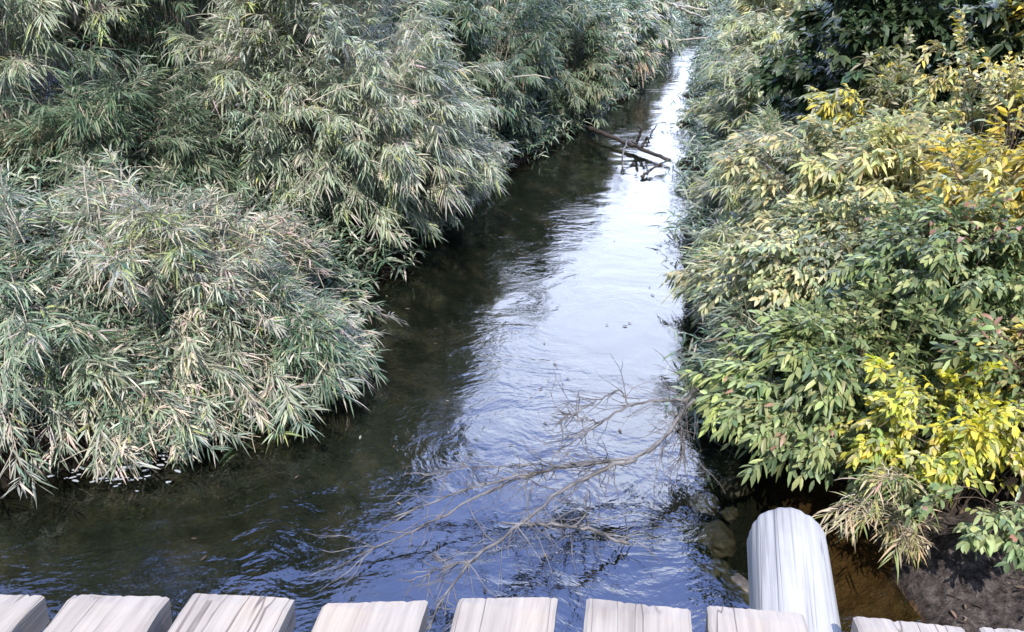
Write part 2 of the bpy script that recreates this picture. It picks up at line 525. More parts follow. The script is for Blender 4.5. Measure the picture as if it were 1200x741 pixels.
def plant(name, part_stem, part_leaf, ctr, rad, label, cat, group, seed, stems=120, sprays=12, per=8, leaf_len=0.12, leaf_w=0.0075,
          twig=0.12, flow=(0, 0, 0), droop=0.35, gravity=0.35, cols=None, weights=None, leaf_mat='bamboo_leaf', stem_mat='cane',
          stem_r=0.005, wide=(0.95, 0.75), spread=0.45, base_spread=0.35, base=None, rough=0.22, zlo=-0.35, fold=0.25, view_bias=0.35,
          along=(0.35, 1.0), angle=0.75, shell=0.62, var=0.18, arch=0.55, tuft=8, dead=0, klo=0.66, jit=0.45, trail=0.0):
    rng = np.random.default_rng(seed)
    ctr = np.array(ctr, float); rad = np.array(rad, float); flow = np.array(flow, float)
    ph = rng.uniform(0, 6.28, 4)
    # stem targets on a lumpy shell, gathered into tufts with gaps between them
    nk = max(4, int(stems / tuft))
    kd = norm(rng.normal(0, 1, (nk * 8, 3)))
    kd = kd[kd[:, 2] > zlo]
    keep = rng.uniform(0, 1, len(kd)) < np.clip(0.55 - view_bias * kd[:, 1], 0.1, 1)      # more shoots on the open side
    kd = kd[keep][:nk]
    nk = len(kd)
    kf = (1 + rough * lump(kd, ph)) * rng.uniform(klo, 1.12, nk)
    kflow = flow + rng.normal(0, 0.30, (nk, 3)) * [1, 1, 0.5]
    ki = rng.integers(0, nk, stems)
    ns = stems
    d = norm(kd[ki] + rng.normal(0, 0.17, (ns, 3)))
    f = rng.uniform(shell, 1.0, ns) ** 0.6 * kf[ki]
    stray = rng.uniform(0, 1, ns) < 0.05
    f = np.where(stray, f * 1.22, f)
    flow = kflow[ki]
    ksize = rng.uniform(0.75, 1.25, nk)
    kcol = palette(rng, nk, cols, weights, 0.1)
    tr_ = rng.uniform(0, 1, ns) < trail                 # long shoots that trail out and down over the water
    ta = rng.uniform(-2.6, 0.5, ns)
    d[tr_] = np.stack([np.cos(ta), np.sin(ta), -0.25 + 0 * ta], -1)[tr_]
    f = np.where(tr_, rng.uniform(1.05, 1.38, ns), f)
    T = ctr + d * rad * f[:, None] + flow * 0.3
    T[:, 2] = np.where(tr_, rng.uniform(0.04, 0.30, ns), np.maximum(T[:, 2], 0.03))
    if base is None:
        base = ctr * [1, 1, 0]
    B = np.empty((ns, 3))
    B[:, 0] = base[0] + (T[:, 0] - base[0]) * base_spread + rng.normal(0, 0.12, ns) * rad[0]
    B[:, 1] = base[1] + (T[:, 1] - base[1]) * base_spread + rng.normal(0, 0.12, ns) * rad[1]
    B[:, 2] = ground_z(B[:, 0], B[:, 1]) - 0.03
    inw = B[:, 2] < 0.0
    xl_, xr_ = edges(B[:, 1])
    B[inw, 0] = np.where(np.abs(B[inw, 0] - xl_[inw]) < np.abs(B[inw, 0] - xr_[inw]), xl_[inw] - 0.12, xr_[inw] + 0.12)
    B[:, 2] = ground_z(B[:, 0], B[:, 1]) - 0.03
    H = np.linalg.norm(T - B, axis=1, keepdims=True)
    C = B * 0.45 + T * 0.55 + UP * H * arch * rng.uniform(0.3, 1.0, (ns, 1)) - (T - B) * [0.25, 0.25, 0]
    C[:, 2] = np.maximum(C[:, 2], T[:, 2] * 0.7)

    def bez(u):
        u = u[..., None]
        return (1 - u) ** 2 * B[:, None] + 2 * u * (1 - u) * C[:, None] + u * u * T[:, None]

    def tan(u):
        u = u[..., None]
        return norm(2 * (1 - u) * (C - B)[:, None] + 2 * u * (T - C)[:, None])
    root = empty(name, tuple(base[:2]) + (float(ground_z(np.array([base[0]]), np.array([base[1]]))[0]),), label, cat, group)
    off = np.array(root.location)
    tb = Tubes()
    us = np.linspace(0, 1, 9)[None].repeat(ns, 0)
    pts = bez(us)
    for i in range(ns):
        r0 = stem_r * rng.uniform(0.7, 1.3)
        tb.add(pts[i] - off, r0, r0 * 0.35, 4, cap=False)
    # sprays along the outer part of each stem
    u = along[0] + (along[1] - along[0]) * rng.uniform(0, 1, (ns, sprays)) ** 0.65
    u[:, -1] = along[1]
    P = bez(u).reshape(-1, 3); Tg = tan(u).reshape(-1, 3)
    out = norm((P - ctr) / rad)
    q = len(P)
    flow = np.repeat(flow, sprays, axis=0)
    dirv = norm(Tg * 0.7 + out * spread + flow * 0.5 - UP * gravity * rng.uniform(0.3, 1.4, (q, 1)) + rng.normal(0, jit, (q, 3)))
    tl = twig * rng.uniform(0.5, 1.3, q)
    E = P + dirv * tl[:, None]
    tb.straight(P - off, E - off, stem_r * 0.28)
    # leaves on each spray: two-ranked along the twig, splayed like fingers at its end
    k = per
    s = np.linspace(0.25, 1.0, k)[None].repeat(q, 0) + rng.normal(0, 0.04, (q, k))
    LP = P[:, None] + dirv[:, None] * (tl[:, None] * s)[..., None]
    upn = norm(UP + out * 0.5 + rng.normal(0, 0.35, (q, 3)))
    side = norm(np.cross(dirv, upn))
    nrm = np.cross(side, dirv)
    sg = np.where(np.arange(k) % 2 == 0, 1.0, -1.0)[None].repeat(q, 0)
    an = angle * (1.15 - 0.6 * s) * rng.uniform(0.6, 1.3, (q, k))
    LD = norm(dirv[:, None] * np.cos(an)[..., None] + side[:, None] * (sg * np.sin(an))[..., None] - UP * 0.12 + rng.normal(0, 0.14, (q, k, 3)))
    LN = norm(nrm[:, None] + rng.normal(0, 0.30, (q, k, 3)))
    LP, LD, LN = LP.reshape(-1, 3), LD.reshape(-1, 3), LN.reshape(-1, 3)
    nl = len(LP)
    szs = np.repeat(ksize[ki], sprays * k)
    LL = leaf_len * szs * np.clip(rng.normal(1, 0.25, nl), 0.45, 1.6)
    LW = leaf_w * np.clip(rng.normal(1, 0.2, nl), 0.5, 1.5)
    dr_ = droop * rng.uniform(0.2, 1.5, nl)
    tip = LP + LD * LL[:, None] - UP * (LL * dr_)[:, None]
    gz = np.maximum(ground_z(LP[:, 0], LP[:, 1]), 0.0)
    ok = (LP[:, 2] > gz + 0.01) & (tip[:, 2] > 0.01)
    # colour goes by spray with a little change from leaf to leaf
    cs = palette(rng, q, cols, weights, var)[:, None].repeat(k, 1).reshape(-1, 3)
    cl = palette(rng, nl, cols, weights, var)
    ck_ = np.repeat(kcol[ki], sprays * k, axis=0) * (1 + rng.normal(0, 0.12, (nl, 1)))
    pick = rng.uniform(0, 1, (nl, 1))
    cc = np.where(pick < 0.35, cs, np.where(pick < 0.65, ck_, cl))
    me = leaves_mesh(part_leaf, (LP - off)[ok], LD[ok], LN[ok], LL[ok], LW[ok], dr_[ok], cc[ok], wide, fold)
    link(part_leaf, me, M[leaf_mat], root)
    for _ in range(dead):                                # bare canes lying over the leaves
        a = rng.integers(0, ns)
        p0 = T[a] * 0.9 + ctr * 0.1
        dv = norm(flow[a * sprays] + rng.normal(0, 0.7, 3) * [1, 1, 0.35])
        ln = rng.uniform(0.3, 0.9) * rad[0]
        uu = np.linspace(-0.5, 0.5, 9)
        pp_ = p0 + dv * (uu * ln)[:, None] + UP * (0.12 * rad[2] - 0.55 * ln * (uu ** 2))[:, None] + np.cumsum(rng.normal(0, 0.006, (9, 3)), 0)
        pp_[:, 2] = np.maximum(pp_[:, 2], 0.02)
        tb.add(pp_ - off, stem_r * 0.9, stem_r * 0.45, 4, cap=False)
    link(part_stem, tb.mesh(part_stem), M[stem_mat], root)
    return root


GREY = [(0.27, 0.314, 0.228), (0.174, 0.243, 0.158), (0.418, 0.43, 0.347), (0.087, 0.152, 0.1), (0.592, 0.502, 0.417), (0.349, 0.395, 0.158)]
GREYW = [5, 4, 4, 3, 1.3, 0.8]
PALE = [(0.313, 0.356, 0.258), (0.44, 0.453, 0.37), (0.213, 0.267, 0.176), (0.565, 0.502, 0.431), (0.408, 0.437, 0.165)]
PALEW = [5, 4, 4, 1.2, 1.0]
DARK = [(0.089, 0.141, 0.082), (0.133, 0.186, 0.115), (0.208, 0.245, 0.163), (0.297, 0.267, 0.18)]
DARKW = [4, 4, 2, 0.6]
FINE = [(0.333, 0.371, 0.225), (0.227, 0.281, 0.156), (0.439, 0.446, 0.328), (0.455, 0.461, 0.19)]
FINEW = [4, 3, 3, 1.5]
YGREEN = [(0.531, 0.511, 0.266), (0.371, 0.399, 0.243), (0.681, 0.597, 0.332), (0.208, 0.256, 0.176)]
YGREENW = [4, 4, 2.5, 1.5]
YELLOW = [(0.616, 0.489, 0.094), (0.482, 0.455, 0.173), (0.673, 0.477, 0.079), (0.225, 0.249, 0.126)]
YELLOWW = [4, 3, 1.5, 2]
BRIGHT = [(0.662, 0.621, 0.077), (0.531, 0.548, 0.108), (0.683, 0.6, 0.123), (0.3, 0.341, 0.108)]
BRIGHTW = [3, 3, 1.5, 2.2]
BROAD = [(0.267, 0.321, 0.133), (0.182, 0.241, 0.11), (0.379, 0.414, 0.176), (0.105, 0.154, 0.074), (0.365, 0.2, 0.146)]
BROADW = [4, 4, 3, 2, 0.15]

BL = 'bamboo clumps on the left bank'
bam = dict(leaf_mat='bamboo_leaf', stem_mat='cane')


def bamboo(ctr, rad, label, seed, group=BL, **kw):
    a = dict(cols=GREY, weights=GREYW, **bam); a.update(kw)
    return plant('bamboo_clump', 'canes', 'leaves', ctr, rad, label, 'bamboo', group, seed, **a)


NEAR = dict(stems=310, sprays=14, per=8, leaf_len=0.106, leaf_w=0.0050, twig=0.13, flow=(0.2, -0.2, 0.0), trail=0.07, dead=130, gravity=0.18, droop=0.25, jit=0.62)
bamboo((-2.48, 5.15, 0.44), (1.08, 1.0, 0.98), 'big grey-green bamboo mound with a pale tan crest, left bank nearest the open water', 11,
       **{**NEAR, 'stems': 420, 'cols': GREY, 'weights': [4, 2.5, 8, 1.5, 4.5, 1]})
bamboo((-3.5, 4.65, 0.42), (1.1, 1.05, 0.80), 'grey-green bamboo clump at the left edge of the picture, in front of the pale-crested mound', 12, **NEAR)
bamboo((-2.75, 4.3, 0.24), (0.85, 0.45, 0.36), 'low straggly bamboo clump whose stems dip into the riffle at the lower left', 13,
       **{**NEAR, 'stems': 95, 'weights': [4, 3, 5, 2, 2.5, 1], 'tuft': 5, 'trail': 0.3})
bamboo((-1.78, 4.9, 0.38), (0.52, 0.6, 0.42), 'small bamboo clump jutting furthest out over the dark water on the left', 14, **{**NEAR, 'stems': 115, 'dead': 25, 'trail': 0.12, 'tuft': 5})
MID = dict(stems=300, sprays=17, per=8, leaf_len=0.12, leaf_w=0.0062, twig=0.17, flow=(0.25, -0.25, -0.1), dead=60, jit=0.5)
bamboo((-1.80, 7.7, 1.35), (1.35, 1.2, 1.75), 'tall arching pale bamboo clump with bright feathery leaves, behind the crested mound', 15,
       **{**MID, 'cols': PALE, 'weights': PALEW, 'stems': 460})
bamboo((-0.95, 8.0, 0.5), (0.7, 0.75, 0.6), 'low pale bamboo clump at the foot of the tall feathery one, dipping to the water', 16,
       **{**MID, 'stems': 120, 'cols': PALE, 'weights': PALEW})
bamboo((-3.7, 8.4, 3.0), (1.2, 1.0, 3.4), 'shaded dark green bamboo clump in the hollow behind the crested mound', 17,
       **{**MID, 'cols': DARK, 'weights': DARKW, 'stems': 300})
bamboo((-5.1, 7.4, 3.0), (1.5, 1.2, 3.6), 'pale bamboo clump in the upper left corner of the picture', 18, **{**MID, 'stems': 330, 'cols': PALE, 'weights': PALEW})
bamboo((-3.5, 10.3, 3.6), (2.3, 1.5, 4.3), 'tall bamboo clump rising out of the top of the picture at the left', 19, **{**MID, 'stems': 420, 'leaf_len': 0.19, 'leaf_w': 0.013})
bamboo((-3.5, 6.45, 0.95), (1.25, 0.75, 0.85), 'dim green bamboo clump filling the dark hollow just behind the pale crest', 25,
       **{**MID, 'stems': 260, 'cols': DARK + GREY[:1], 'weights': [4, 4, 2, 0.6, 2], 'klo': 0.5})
FAR = dict(stems=280, sprays=14, per=7, leaf_len=0.13, leaf_w=0.0098, twig=0.2, flow=(0.3, -0.25, -0.2))
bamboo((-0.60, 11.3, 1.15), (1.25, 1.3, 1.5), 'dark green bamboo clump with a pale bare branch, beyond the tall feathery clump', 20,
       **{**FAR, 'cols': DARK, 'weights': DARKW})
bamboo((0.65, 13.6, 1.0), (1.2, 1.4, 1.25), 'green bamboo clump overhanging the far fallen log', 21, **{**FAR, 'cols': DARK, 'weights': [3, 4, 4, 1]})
bamboo((1.75, 17.2, 0.85), (1.2, 1.8, 1.0), 'distant olive bamboo clump where the stream narrows', 22, **{**FAR, 'stems': 200, 'leaf_len': 0.2, 'leaf_w': 0.016})
bamboo((2.95, 22.0, 0.75), (1.2, 2.2, 0.85), 'farthest bamboo clump, beside the bend at the top of the stream', 23,
       **{**FAR, 'stems': 170, 'leaf_len': 0.24, 'leaf_w': 0.02, 'cols': PALE, 'weights': PALEW})
bamboo((-0.6, 15.5, 1.6), (1.5, 1.8, 1.6), 'grey bamboo clump at the top of the picture behind the dark green one', 24, **{**FAR, 'leaf_len': 0.2, 'leaf_w': 0.015, 'stems': 170})

# right bank
RG = 'grassy bamboo along the right bank'
GR = dict(cols=FINE, weights=FINEW, stems=260, sprays=13, per=7, leaf_len=0.105, leaf_w=0.0068, twig=0.13, flow=(-0.22, -0.2, -0.1), group=RG, dead=40, tuft=6, klo=0.58, jit=0.55)
bamboo((2.88, 7.8, 0.50), (0.95, 1.25, 0.80), 'fine-leaved pale green bamboo leaning over the bright water on the right bank', 31, **GR)
bamboo((3.62, 10.6, 0.6), (1.15, 1.5, 1.0), 'fine-leaved green bamboo opposite the far fallen log', 32, **{**GR, 'leaf_len': 0.13, 'leaf_w': 0.010})
bamboo((4.75, 13.9, 0.75), (1.4, 1.9, 1.2), 'pale olive bamboo beyond the fallen log on the right bank', 33, **{**GR, 'leaf_len': 0.17, 'leaf_w': 0.014})
bamboo((6.4, 18.5, 0.9), (1.6, 2.2, 1.4), 'yellowish far bamboo at the top centre on the right bank', 34,
       **{**GR, 'leaf_len': 0.22, 'leaf_w': 0.018, 'cols': YGREEN, 'weights': YGREENW})
bamboo((6.3, 30.0, 0.4), (2.8, 1.6, 0.75), 'pale thicket closing off the stream at its far end', 37,
       **{**GR, 'leaf_len': 0.3, 'leaf_w': 0.03, 'cols': PALE, 'weights': PALEW, 'group': None})
bamboo((2.0, 5.9, 0.28), (0.42, 0.95, 0.45), 'narrow-leaved bamboo fringe at the waterline above the dead branch', 35,
       **{**GR, 'stems': 170, 'dead': 14, 'tuft': 4, 'klo': 0.55})
bamboo((1.74, 4.6, 0.30), (0.32, 0.5, 0.36), 'small dark bamboo fringe between the dead branch and the broad-leaved shrub', 36,
       **{**GR, 'stems': 110, 'leaf_len': 0.10, 'leaf_w': 0.006, 'cols': DARK, 'weights': [2, 4, 4, 1], 'dead': 6})

SG = 'shrubs on the right bank'


def shrub(ctr, rad, label, seed, **kw):
    a = dict(leaf_mat='broad_leaf', stem_mat='woody', leaf_len=0.062, leaf_w=0.0112, wide=(1.0, 0.95), twig=0.15, per=7, sprays=14, stems=150,
             stem_r=0.006, cols=BROAD, weights=BROADW, droop=0.4, gravity=0.4, angle=0.85, fold=0.3, flow=(-0.2, -0.2, 0), group=SG)
    a.update(kw)
    g = a.pop('group')
    return plant('shrub', 'stems', 'leaves', ctr, rad, label, 'shrub', g, seed, **a)


shrub((1.93, 3.76, 0.52), (0.62, 0.66, 0.50), 'glossy broad-leaved green shrub overhanging the water behind the log end', 41, stems=200, tuft=6, klo=0.6)
shrub((2.85, 4.4, 0.80), (0.75, 0.70, 0.62), 'dark broad-leaved shrub behind the bright yellow bush', 42, stems=160, cols=BROAD, weights=[3, 5, 2, 4, 0.3], tuft=5)
shrub((2.35, 5.3, 0.6), (0.70, 0.75, 0.6), 'light green shrub with drooping leaves, above the glossy broad-leaved one', 43, stems=190,
      cols=YGREEN, weights=[3, 5, 1, 3], gravity=0.5)
shrub((2.95, 6.2, 0.9), (0.95, 0.85, 0.75), 'yellow-green shrub with hanging leaves in the middle of the right bank', 44, stems=210, leaf_len=0.085,
      leaf_w=0.013, cols=YGREEN, weights=[4, 3, 4, 1], gravity=0.65, leaf_mat='soft_leaf')
shrub((3.45, 4.95, 0.95), (0.75, 0.8, 0.85), 'yellow autumn shrub at the right edge of the picture', 45, stems=200, leaf_len=0.085, leaf_w=0.0115,
      cols=YELLOW + YGREEN[:2], weights=[4, 3, 2, 1.2, 1.2, 0.8], gravity=0.6, tuft=5, jit=0.55, leaf_mat='soft_leaf')
shrub((4.3, 6.7, 1.25), (0.9, 0.9, 0.9), 'grey-green shrub with yellow sprays, behind the yellow autumn one', 46, stems=170,
      cols=YGREEN + YELLOW[:2], weights=[3, 3, 1, 2, 3, 2.5])
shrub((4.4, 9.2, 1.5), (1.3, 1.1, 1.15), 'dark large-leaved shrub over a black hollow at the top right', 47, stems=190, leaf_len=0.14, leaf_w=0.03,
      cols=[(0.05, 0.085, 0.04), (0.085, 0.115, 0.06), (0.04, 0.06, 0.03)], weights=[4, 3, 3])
shrub((5.7, 8.0, 1.6), (0.9, 0.9, 1.1), 'tall olive and orange-tinged shrub in the upper right corner', 48, stems=140, leaf_len=0.12, leaf_w=0.02,
      cols=YELLOW + [(0.07, 0.10, 0.045)], weights=[2, 2, 1.5, 3, 4])
shrub((3.9, 7.9, 1.05), (0.85, 0.8, 0.7), 'pale straggling shrub below the dark large-leaved one', 49, stems=150, leaf_len=0.11, leaf_w=0.012,
      cols=FINE + YELLOW[:1], weights=[4, 3, 3, 2, 1], leaf_mat='soft_leaf')
shrub((2.30, 3.34, 0.66), (0.52, 0.34, 0.33), 'low bright yellow bush above the bare mud bank', 50, stems=120, sprays=9, per=7, leaf_len=0.042, leaf_w=0.0095, tuft=4, shell=0.4, jit=0.6,
      cols=BRIGHT + YGREEN[:1] + BROAD[:1], weights=BRIGHTW + [1.8, 1.4], leaf_mat='soft_leaf', twig=0.10, stem_r=0.004, dead=16)
shrub((2.12, 2.66, 0.52), (0.28, 0.14, 0.12), 'small leafy green sprig hanging over the mud at the lower right', 51, stems=12, sprays=8, per=6, leaf_len=0.05,
      leaf_w=0.010, cols=BROAD, weights=BROADW, twig=0.08, base=(2.75, 3.0, 0), stem_r=0.004, tuft=3)
shrub((3.05, 3.45, 0.8), (0.45, 0.40, 0.38), 'mixed green and rusty shrub at the right edge above the mud', 52, stems=90, leaf_len=0.06, leaf_w=0.013,
      cols=BROAD + YELLOW[:2], weights=[3, 4, 3, 2, 1.5, 2, 2])
plant('bamboo_sprig', 'canes', 'leaves', (1.77, 3.0, 0.45), (0.14, 0.13, 0.25), 'small dry straw-coloured bamboo tuft drooping beside the log end', 'bamboo', None, 61,
      stems=20, sprays=5, per=5, jit=0.6, leaf_len=0.085, leaf_w=0.0042, twig=0.10, flow=(-0.1, -0.25, -0.25), cols=[(0.46, 0.38, 0.23), (0.34, 0.34, 0.14), (0.52, 0.42, 0.28), (0.20, 0.24, 0.09)],
      weights=[4, 4, 3, 2], base=(1.95, 3.10, 0), stem_r=0.003, tuft=3, dead=26, **bam)


# low leafy ground cover between the clumps
rng = np.random.default_rng(77)
N_ = 26000
yy_ = 2.9 + 30 * rng.uniform(0, 1, N_) ** 1.7
side_ = np.where(rng.uniform(0, 1, N_) < 0.5, -1.0, 1.0)
dd_ = rng.uniform(0, 1, N_) ** 1.4 * (2.5 + 0.25 * yy_) - 0.02 + np.where(side_ > 0, 0.45, 0.2) * np.abs(np.sin(3.7 * yy_) * np.sin(1.9 * yy_ + 1))
xl_, xr_ = edges(yy_)
xx_ = np.where(side_ < 0, xl_ - dd_, xr_ + dd_)
zz_ = ground_z(xx_, yy_)
free = ~((side_ > 0) & (yy_ < 3.5) & (xx_ < 2.9)) & ~((side_ < 0) & (yy_ < 3.9))
xx_, yy_, zz_, side_ = xx_[free], yy_[free], zz_[free], side_[free]
q = len(xx_)
P0 = np.stack([xx_, yy_, zz_ - 0.01], -1)
dirv = norm(UP * 0.8 + rng.normal(0, 0.55, (q, 3)) + np.stack([-0.55 * side_, -0.35 + 0 * side_, 0 * side_], -1))
hh = rng.uniform(0.10, 0.34, q) * (1 + yy_ * 0.02)
sd_ = norm(np.cross(dirv, UP[None] + 0.02))
k = 6
sk = np.linspace(0.35, 1, k)[None].repeat(q, 0)
LP = P0[:, None] + dirv[:, None] * (hh[:, None] * sk)[..., None]
sg = np.where(np.arange(k) % 2 == 0, 1.0, -1.0)[None, :, None]
LD = norm(dirv[:, None] * 0.5 + sd_[:, None] * sg * 0.8 - UP * 0.15 + rng.normal(0, 0.25, (q, k, 3)))
LN = norm(UP * 0.9 + rng.normal(0, 0.4, (q, k, 3)))
nl = q * k
ll = 0.10 * rng.uniform(0.6, 1.4, nl) * (1 + np.repeat(yy_, k) * 0.05)
me = leaves_mesh('undergrowth', LP.reshape(-1, 3), LD.reshape(-1, 3), LN.reshape(-1, 3), ll, ll * 0.065, 0.4 * rng.uniform(0.2, 1.5, nl),
                 palette(rng, nl, GREY[:4], [4, 4, 2, 4], 0.2))
tag(link('undergrowth', me, M['bamboo_leaf']), kind='stuff')

# ------------------------------------------------------------------ dead wood
def poly(px_list, n=24, seed=0, jit=0.006):
    """smooth path through (px, py, z) points"""
    P = np.array([at(a, b_, z=c_) for a, b_, c_ in px_list])
    rng = np.random.default_rng(seed)
    t_ = np.concatenate([[0], np.cumsum(np.linalg.norm(np.diff(P, axis=0), axis=1))])
    tt = np.linspace(0, t_[-1], n)
    out = np.stack([np.interp(tt, t_, P[:, i]) for i in range(3)], -1)
    for _ in range(2):
        out[1:-1] = 0.25 * out[:-2] + 0.5 * out[1:-1] + 0.25 * out[2:]
    out[1:-1] += rng.normal(0, jit, (n - 2, 3))
    return out


root_p = at(835, 455, z=0.42)
br = empty('dead_branch', root_p, 'bare grey dead branch fanning out from the right bank over the near water', 'branch')
limbs = [
    ([(850, 440, .45), (806, 470, .40), (797, 492, .36), (770, 525, .30), (741, 539, .26), (653, 546, .20), (584, 572, .16), (544, 590, .12), (493, 620, .08), (420, 652, .03)], .014, .003),
    ([(741, 538, .265), (682, 545, .25), (600, 558, .24), (529, 579, .20), (456, 609, .14)], .009, .002),
    ([(745, 538, .26), (733, 541, .26), (668, 568, .22), (617, 609, .20), (558, 656, .18), (540, 670, .17), (518, 700, .15), (503, 738, .12)], .012, .0035),
    ([(588, 612, .20), (653, 616, .21), (690, 620, .17), (737, 637, .04)], .006, .007),
    ([(815, 458, .44), (803, 470, .42), (766, 468, .40), (737, 474, .38), (700, 497, .32), (653, 532, .22)], .010, .002),
    ([(737, 474, .385), (726, 455, .43), (700, 470, .42), (664, 492, .38)], .006, .002),
    ([(700, 496, .33), (690, 492, .36), (664, 485, .37), (652, 500, .35)], .005, .002),
    ([(653, 546, .21), (620, 544, .24), (560, 548, .22), (500, 555, .20)], .004, .0015),
    ([(558, 656, .18), (520, 664, .17), (480, 682, .12)], .004, .0015),
    ([(797, 490, .36), (799, 520, .25), (797, 540, .12)], .006, .003),
]
rng = np.random.default_rng(5)
tw = Tubes()
off = np.array(root_p)
for i, (p, r0, r1) in enumerate(limbs):
    path = poly(p, 26, i)
    tb = Tubes(); tb.add(path - off, r0 * 1.05, r1 * 1.35, 7, wob=0.16, rng=rng)
    link('limb', tb.mesh('limb'), M['dead_wood'], br)
    L_ = np.linalg.norm(np.diff(path, axis=0), axis=1).sum()
    for _ in range(int(12 + L_ * 26)):
        k = int(2 + 23 * rng.uniform(0, 1) ** (1.5 if i in (0, 2, 4) else 1.0))
        k = min(k, 24)
        tg = norm(path[min(k + 1, 25)] - path[k - 1])
        d = norm(tg * 0.75 + rng.normal(0, 0.6, 3) * [1, 1, 0.55])
        ln = rng.uniform(0.10, 0.42) * (1.0 if r0 > .005 else 0.6)
        q = [path[k]]
        for _s in range(6):
            d = norm(d + rng.normal(0, 0.20, 3) + np.array([-0.05, -0.04, 0.015]))
            q.append(q[-1] + d * ln / 6)
        q = np.array(q); q[:, 2] = np.maximum(q[:, 2], 0.008)
        rr = rng.uniform(.0020, .0040)
        tw.add(q - off, rr, rr * .4, 4, cap=False)
        if rng.uniform() < 0.5:
            d2 = norm(d + rng.normal(0, 0.6, 3)); q2 = np.array([q[3] + d2 * ln * 0.1 * s_ + rng.normal(0, .004, 3) for s_ in range(5)])
            q2[0] = q[3]; q2[:, 2] = np.maximum(q2[:, 2], 0.006)
            tw.add(q2 - off, rr * .7, rr * .3, 4, cap=False)
link('twigs', tw.mesh('twigs'), M['dead_wood'], br)

# fallen log far up the stream
lp = at(738, 170, z=0.08)
lg = empty('fallen_log', lp, 'dark wet log lying across the stream where it narrows, stubs sticking up', 'log')
off = np.array(lp)


def stick(name, pts, r0, r1, mat, parent, seed, n=20, sides=8):
    tb = Tubes(); tb.add(poly(pts, n, seed, 0.008) - np.array(parent.location), r0, r1, sides, wob=0.12, rng=np.random.default_rng(seed))
    return link(name, tb.mesh(name), mat, parent)


stick('trunk', [(690, 150, .10), (715, 160, .10), (745, 172, .08), (785, 188, .06)], .034, .028, M['wet_wood'], lg, 1)
stick('stub', [(746, 168, .12), (750, 158, .26), (752, 150, .36)], .028, .015, M['wet_wood'], lg, 2)
stick('stub', [(757, 172, .10), (762, 160, .26), (770, 147, .44)], .014, .006, M['wet_wood'], lg, 3)
stick('stub', [(752, 172, .12), (757, 164, .2), (758, 160, .26)], .024, .015, M['wet_wood'], lg, 4)
stick('side_branch', [(745, 168, .14), (737, 163, .22), (731, 175, .18), (730, 198, .0)], .016, .010, M['dead_wood'], lg, 5)
p = at(765, 200, z=0.05)
k_ = empty('driftwood_stick', p, 'thin dark stick lying in the bright water just below the far log', 'stick')
stick('shaft', [(752, 207, .03), (765, 198, .06), (782, 188, .10)], .02, .012, M['wet_wood'], k_, 6)
p = at(800, 46, z=0.5)
k_ = empty('dead_branch', p, 'pale dead branch crossing the far end of the stream', 'branch')
stick('limb', [(770, 50, .4), (795, 47, .5), (828, 45, .6)], .035, .02, M['bleached_wood'], k_, 7)
stick('limb', [(800, 47, .5), (790, 54, .3), (782, 60, .05)], .02, .01, M['bleached_wood'], k_, 8)
p = at(805, 10, z=1.3)
k_ = empty('dead_branch', p, 'bleached dead branches lying in the brush at the very top of the picture', 'branch')
stick('limb', [(778, 4, 1.2), (800, 8, 1.3), (830, 12, 1.25)], .04, .02, M['bleached_wood'], k_, 9)
stick('limb', [(792, 8, 1.28), (812, 16, 1.1), (826, 22, 0.9)], .03, .02, M['bleached_wood'], k_, 10)
p = at(600, 92, y=9.9)
k_ = empty('dead_branch', p, 'single pale bare branch arching out of the dark green bamboo', 'branch')
tb = Tubes()
pp = np.array([at(a, b_, y=c_) for a, b_, c_ in [(560, 108, 10.6), (580, 98, 10.0), (605, 90, 9.7), (628, 88, 9.6), (645, 92, 9.55)]]) - np.array(p)
tb.add(pp, .014, .006, 6)
link('limb', tb.mesh('limb'), M['bleached_wood'], k_)


# ------------------------------------------------------------------ stones in the shallows
def stone(px, py, z, sz, label, seed):
    rng = np.random.default_rng(seed)
    bm = bmesh.new(); bmesh.ops.create_icosphere(bm, subdivisions=3, radius=1)
    ph = rng.uniform(0, 6, 4)
    co = np.array([v.co for v in bm.verts]); f = 1 + 0.3 * lump(co, ph) + 0.08 * lump(co * 3, ph[::-1])
    for v, k in zip(bm.verts, f):
        v.co = Vector((v.co.x * sz[0], v.co.y * sz[1], v.co.z * sz[2])) * float(k)
    for fc in bm.faces:
        fc.smooth = True
    me = bpy.data.meshes.new('stone'); bm.to_mesh(me); bm.free()
    o = link('stone', me, M['stone']); o.location = at(px, py, z=z); o.rotation_euler.z = rng.uniform(0, 6)
    return tag(o, label, 'stone', 'stones in the shallows')


stone(842, 632, -0.11, (.12, .10, .06), 'largest pale brown stone under the water left of the log end', 1)
stone(862, 572, -0.06, (.10, .08, .06), 'submerged stone nearest the overhanging broad-leaved shrub', 2)
stone(826, 590, -0.13, (.09, .08, .05), 'submerged stone between the dead branch and the log end', 3)
stone(868, 690, -0.04, (.05, .11, .05), 'rusty brown stone against the left side of the log', 4)

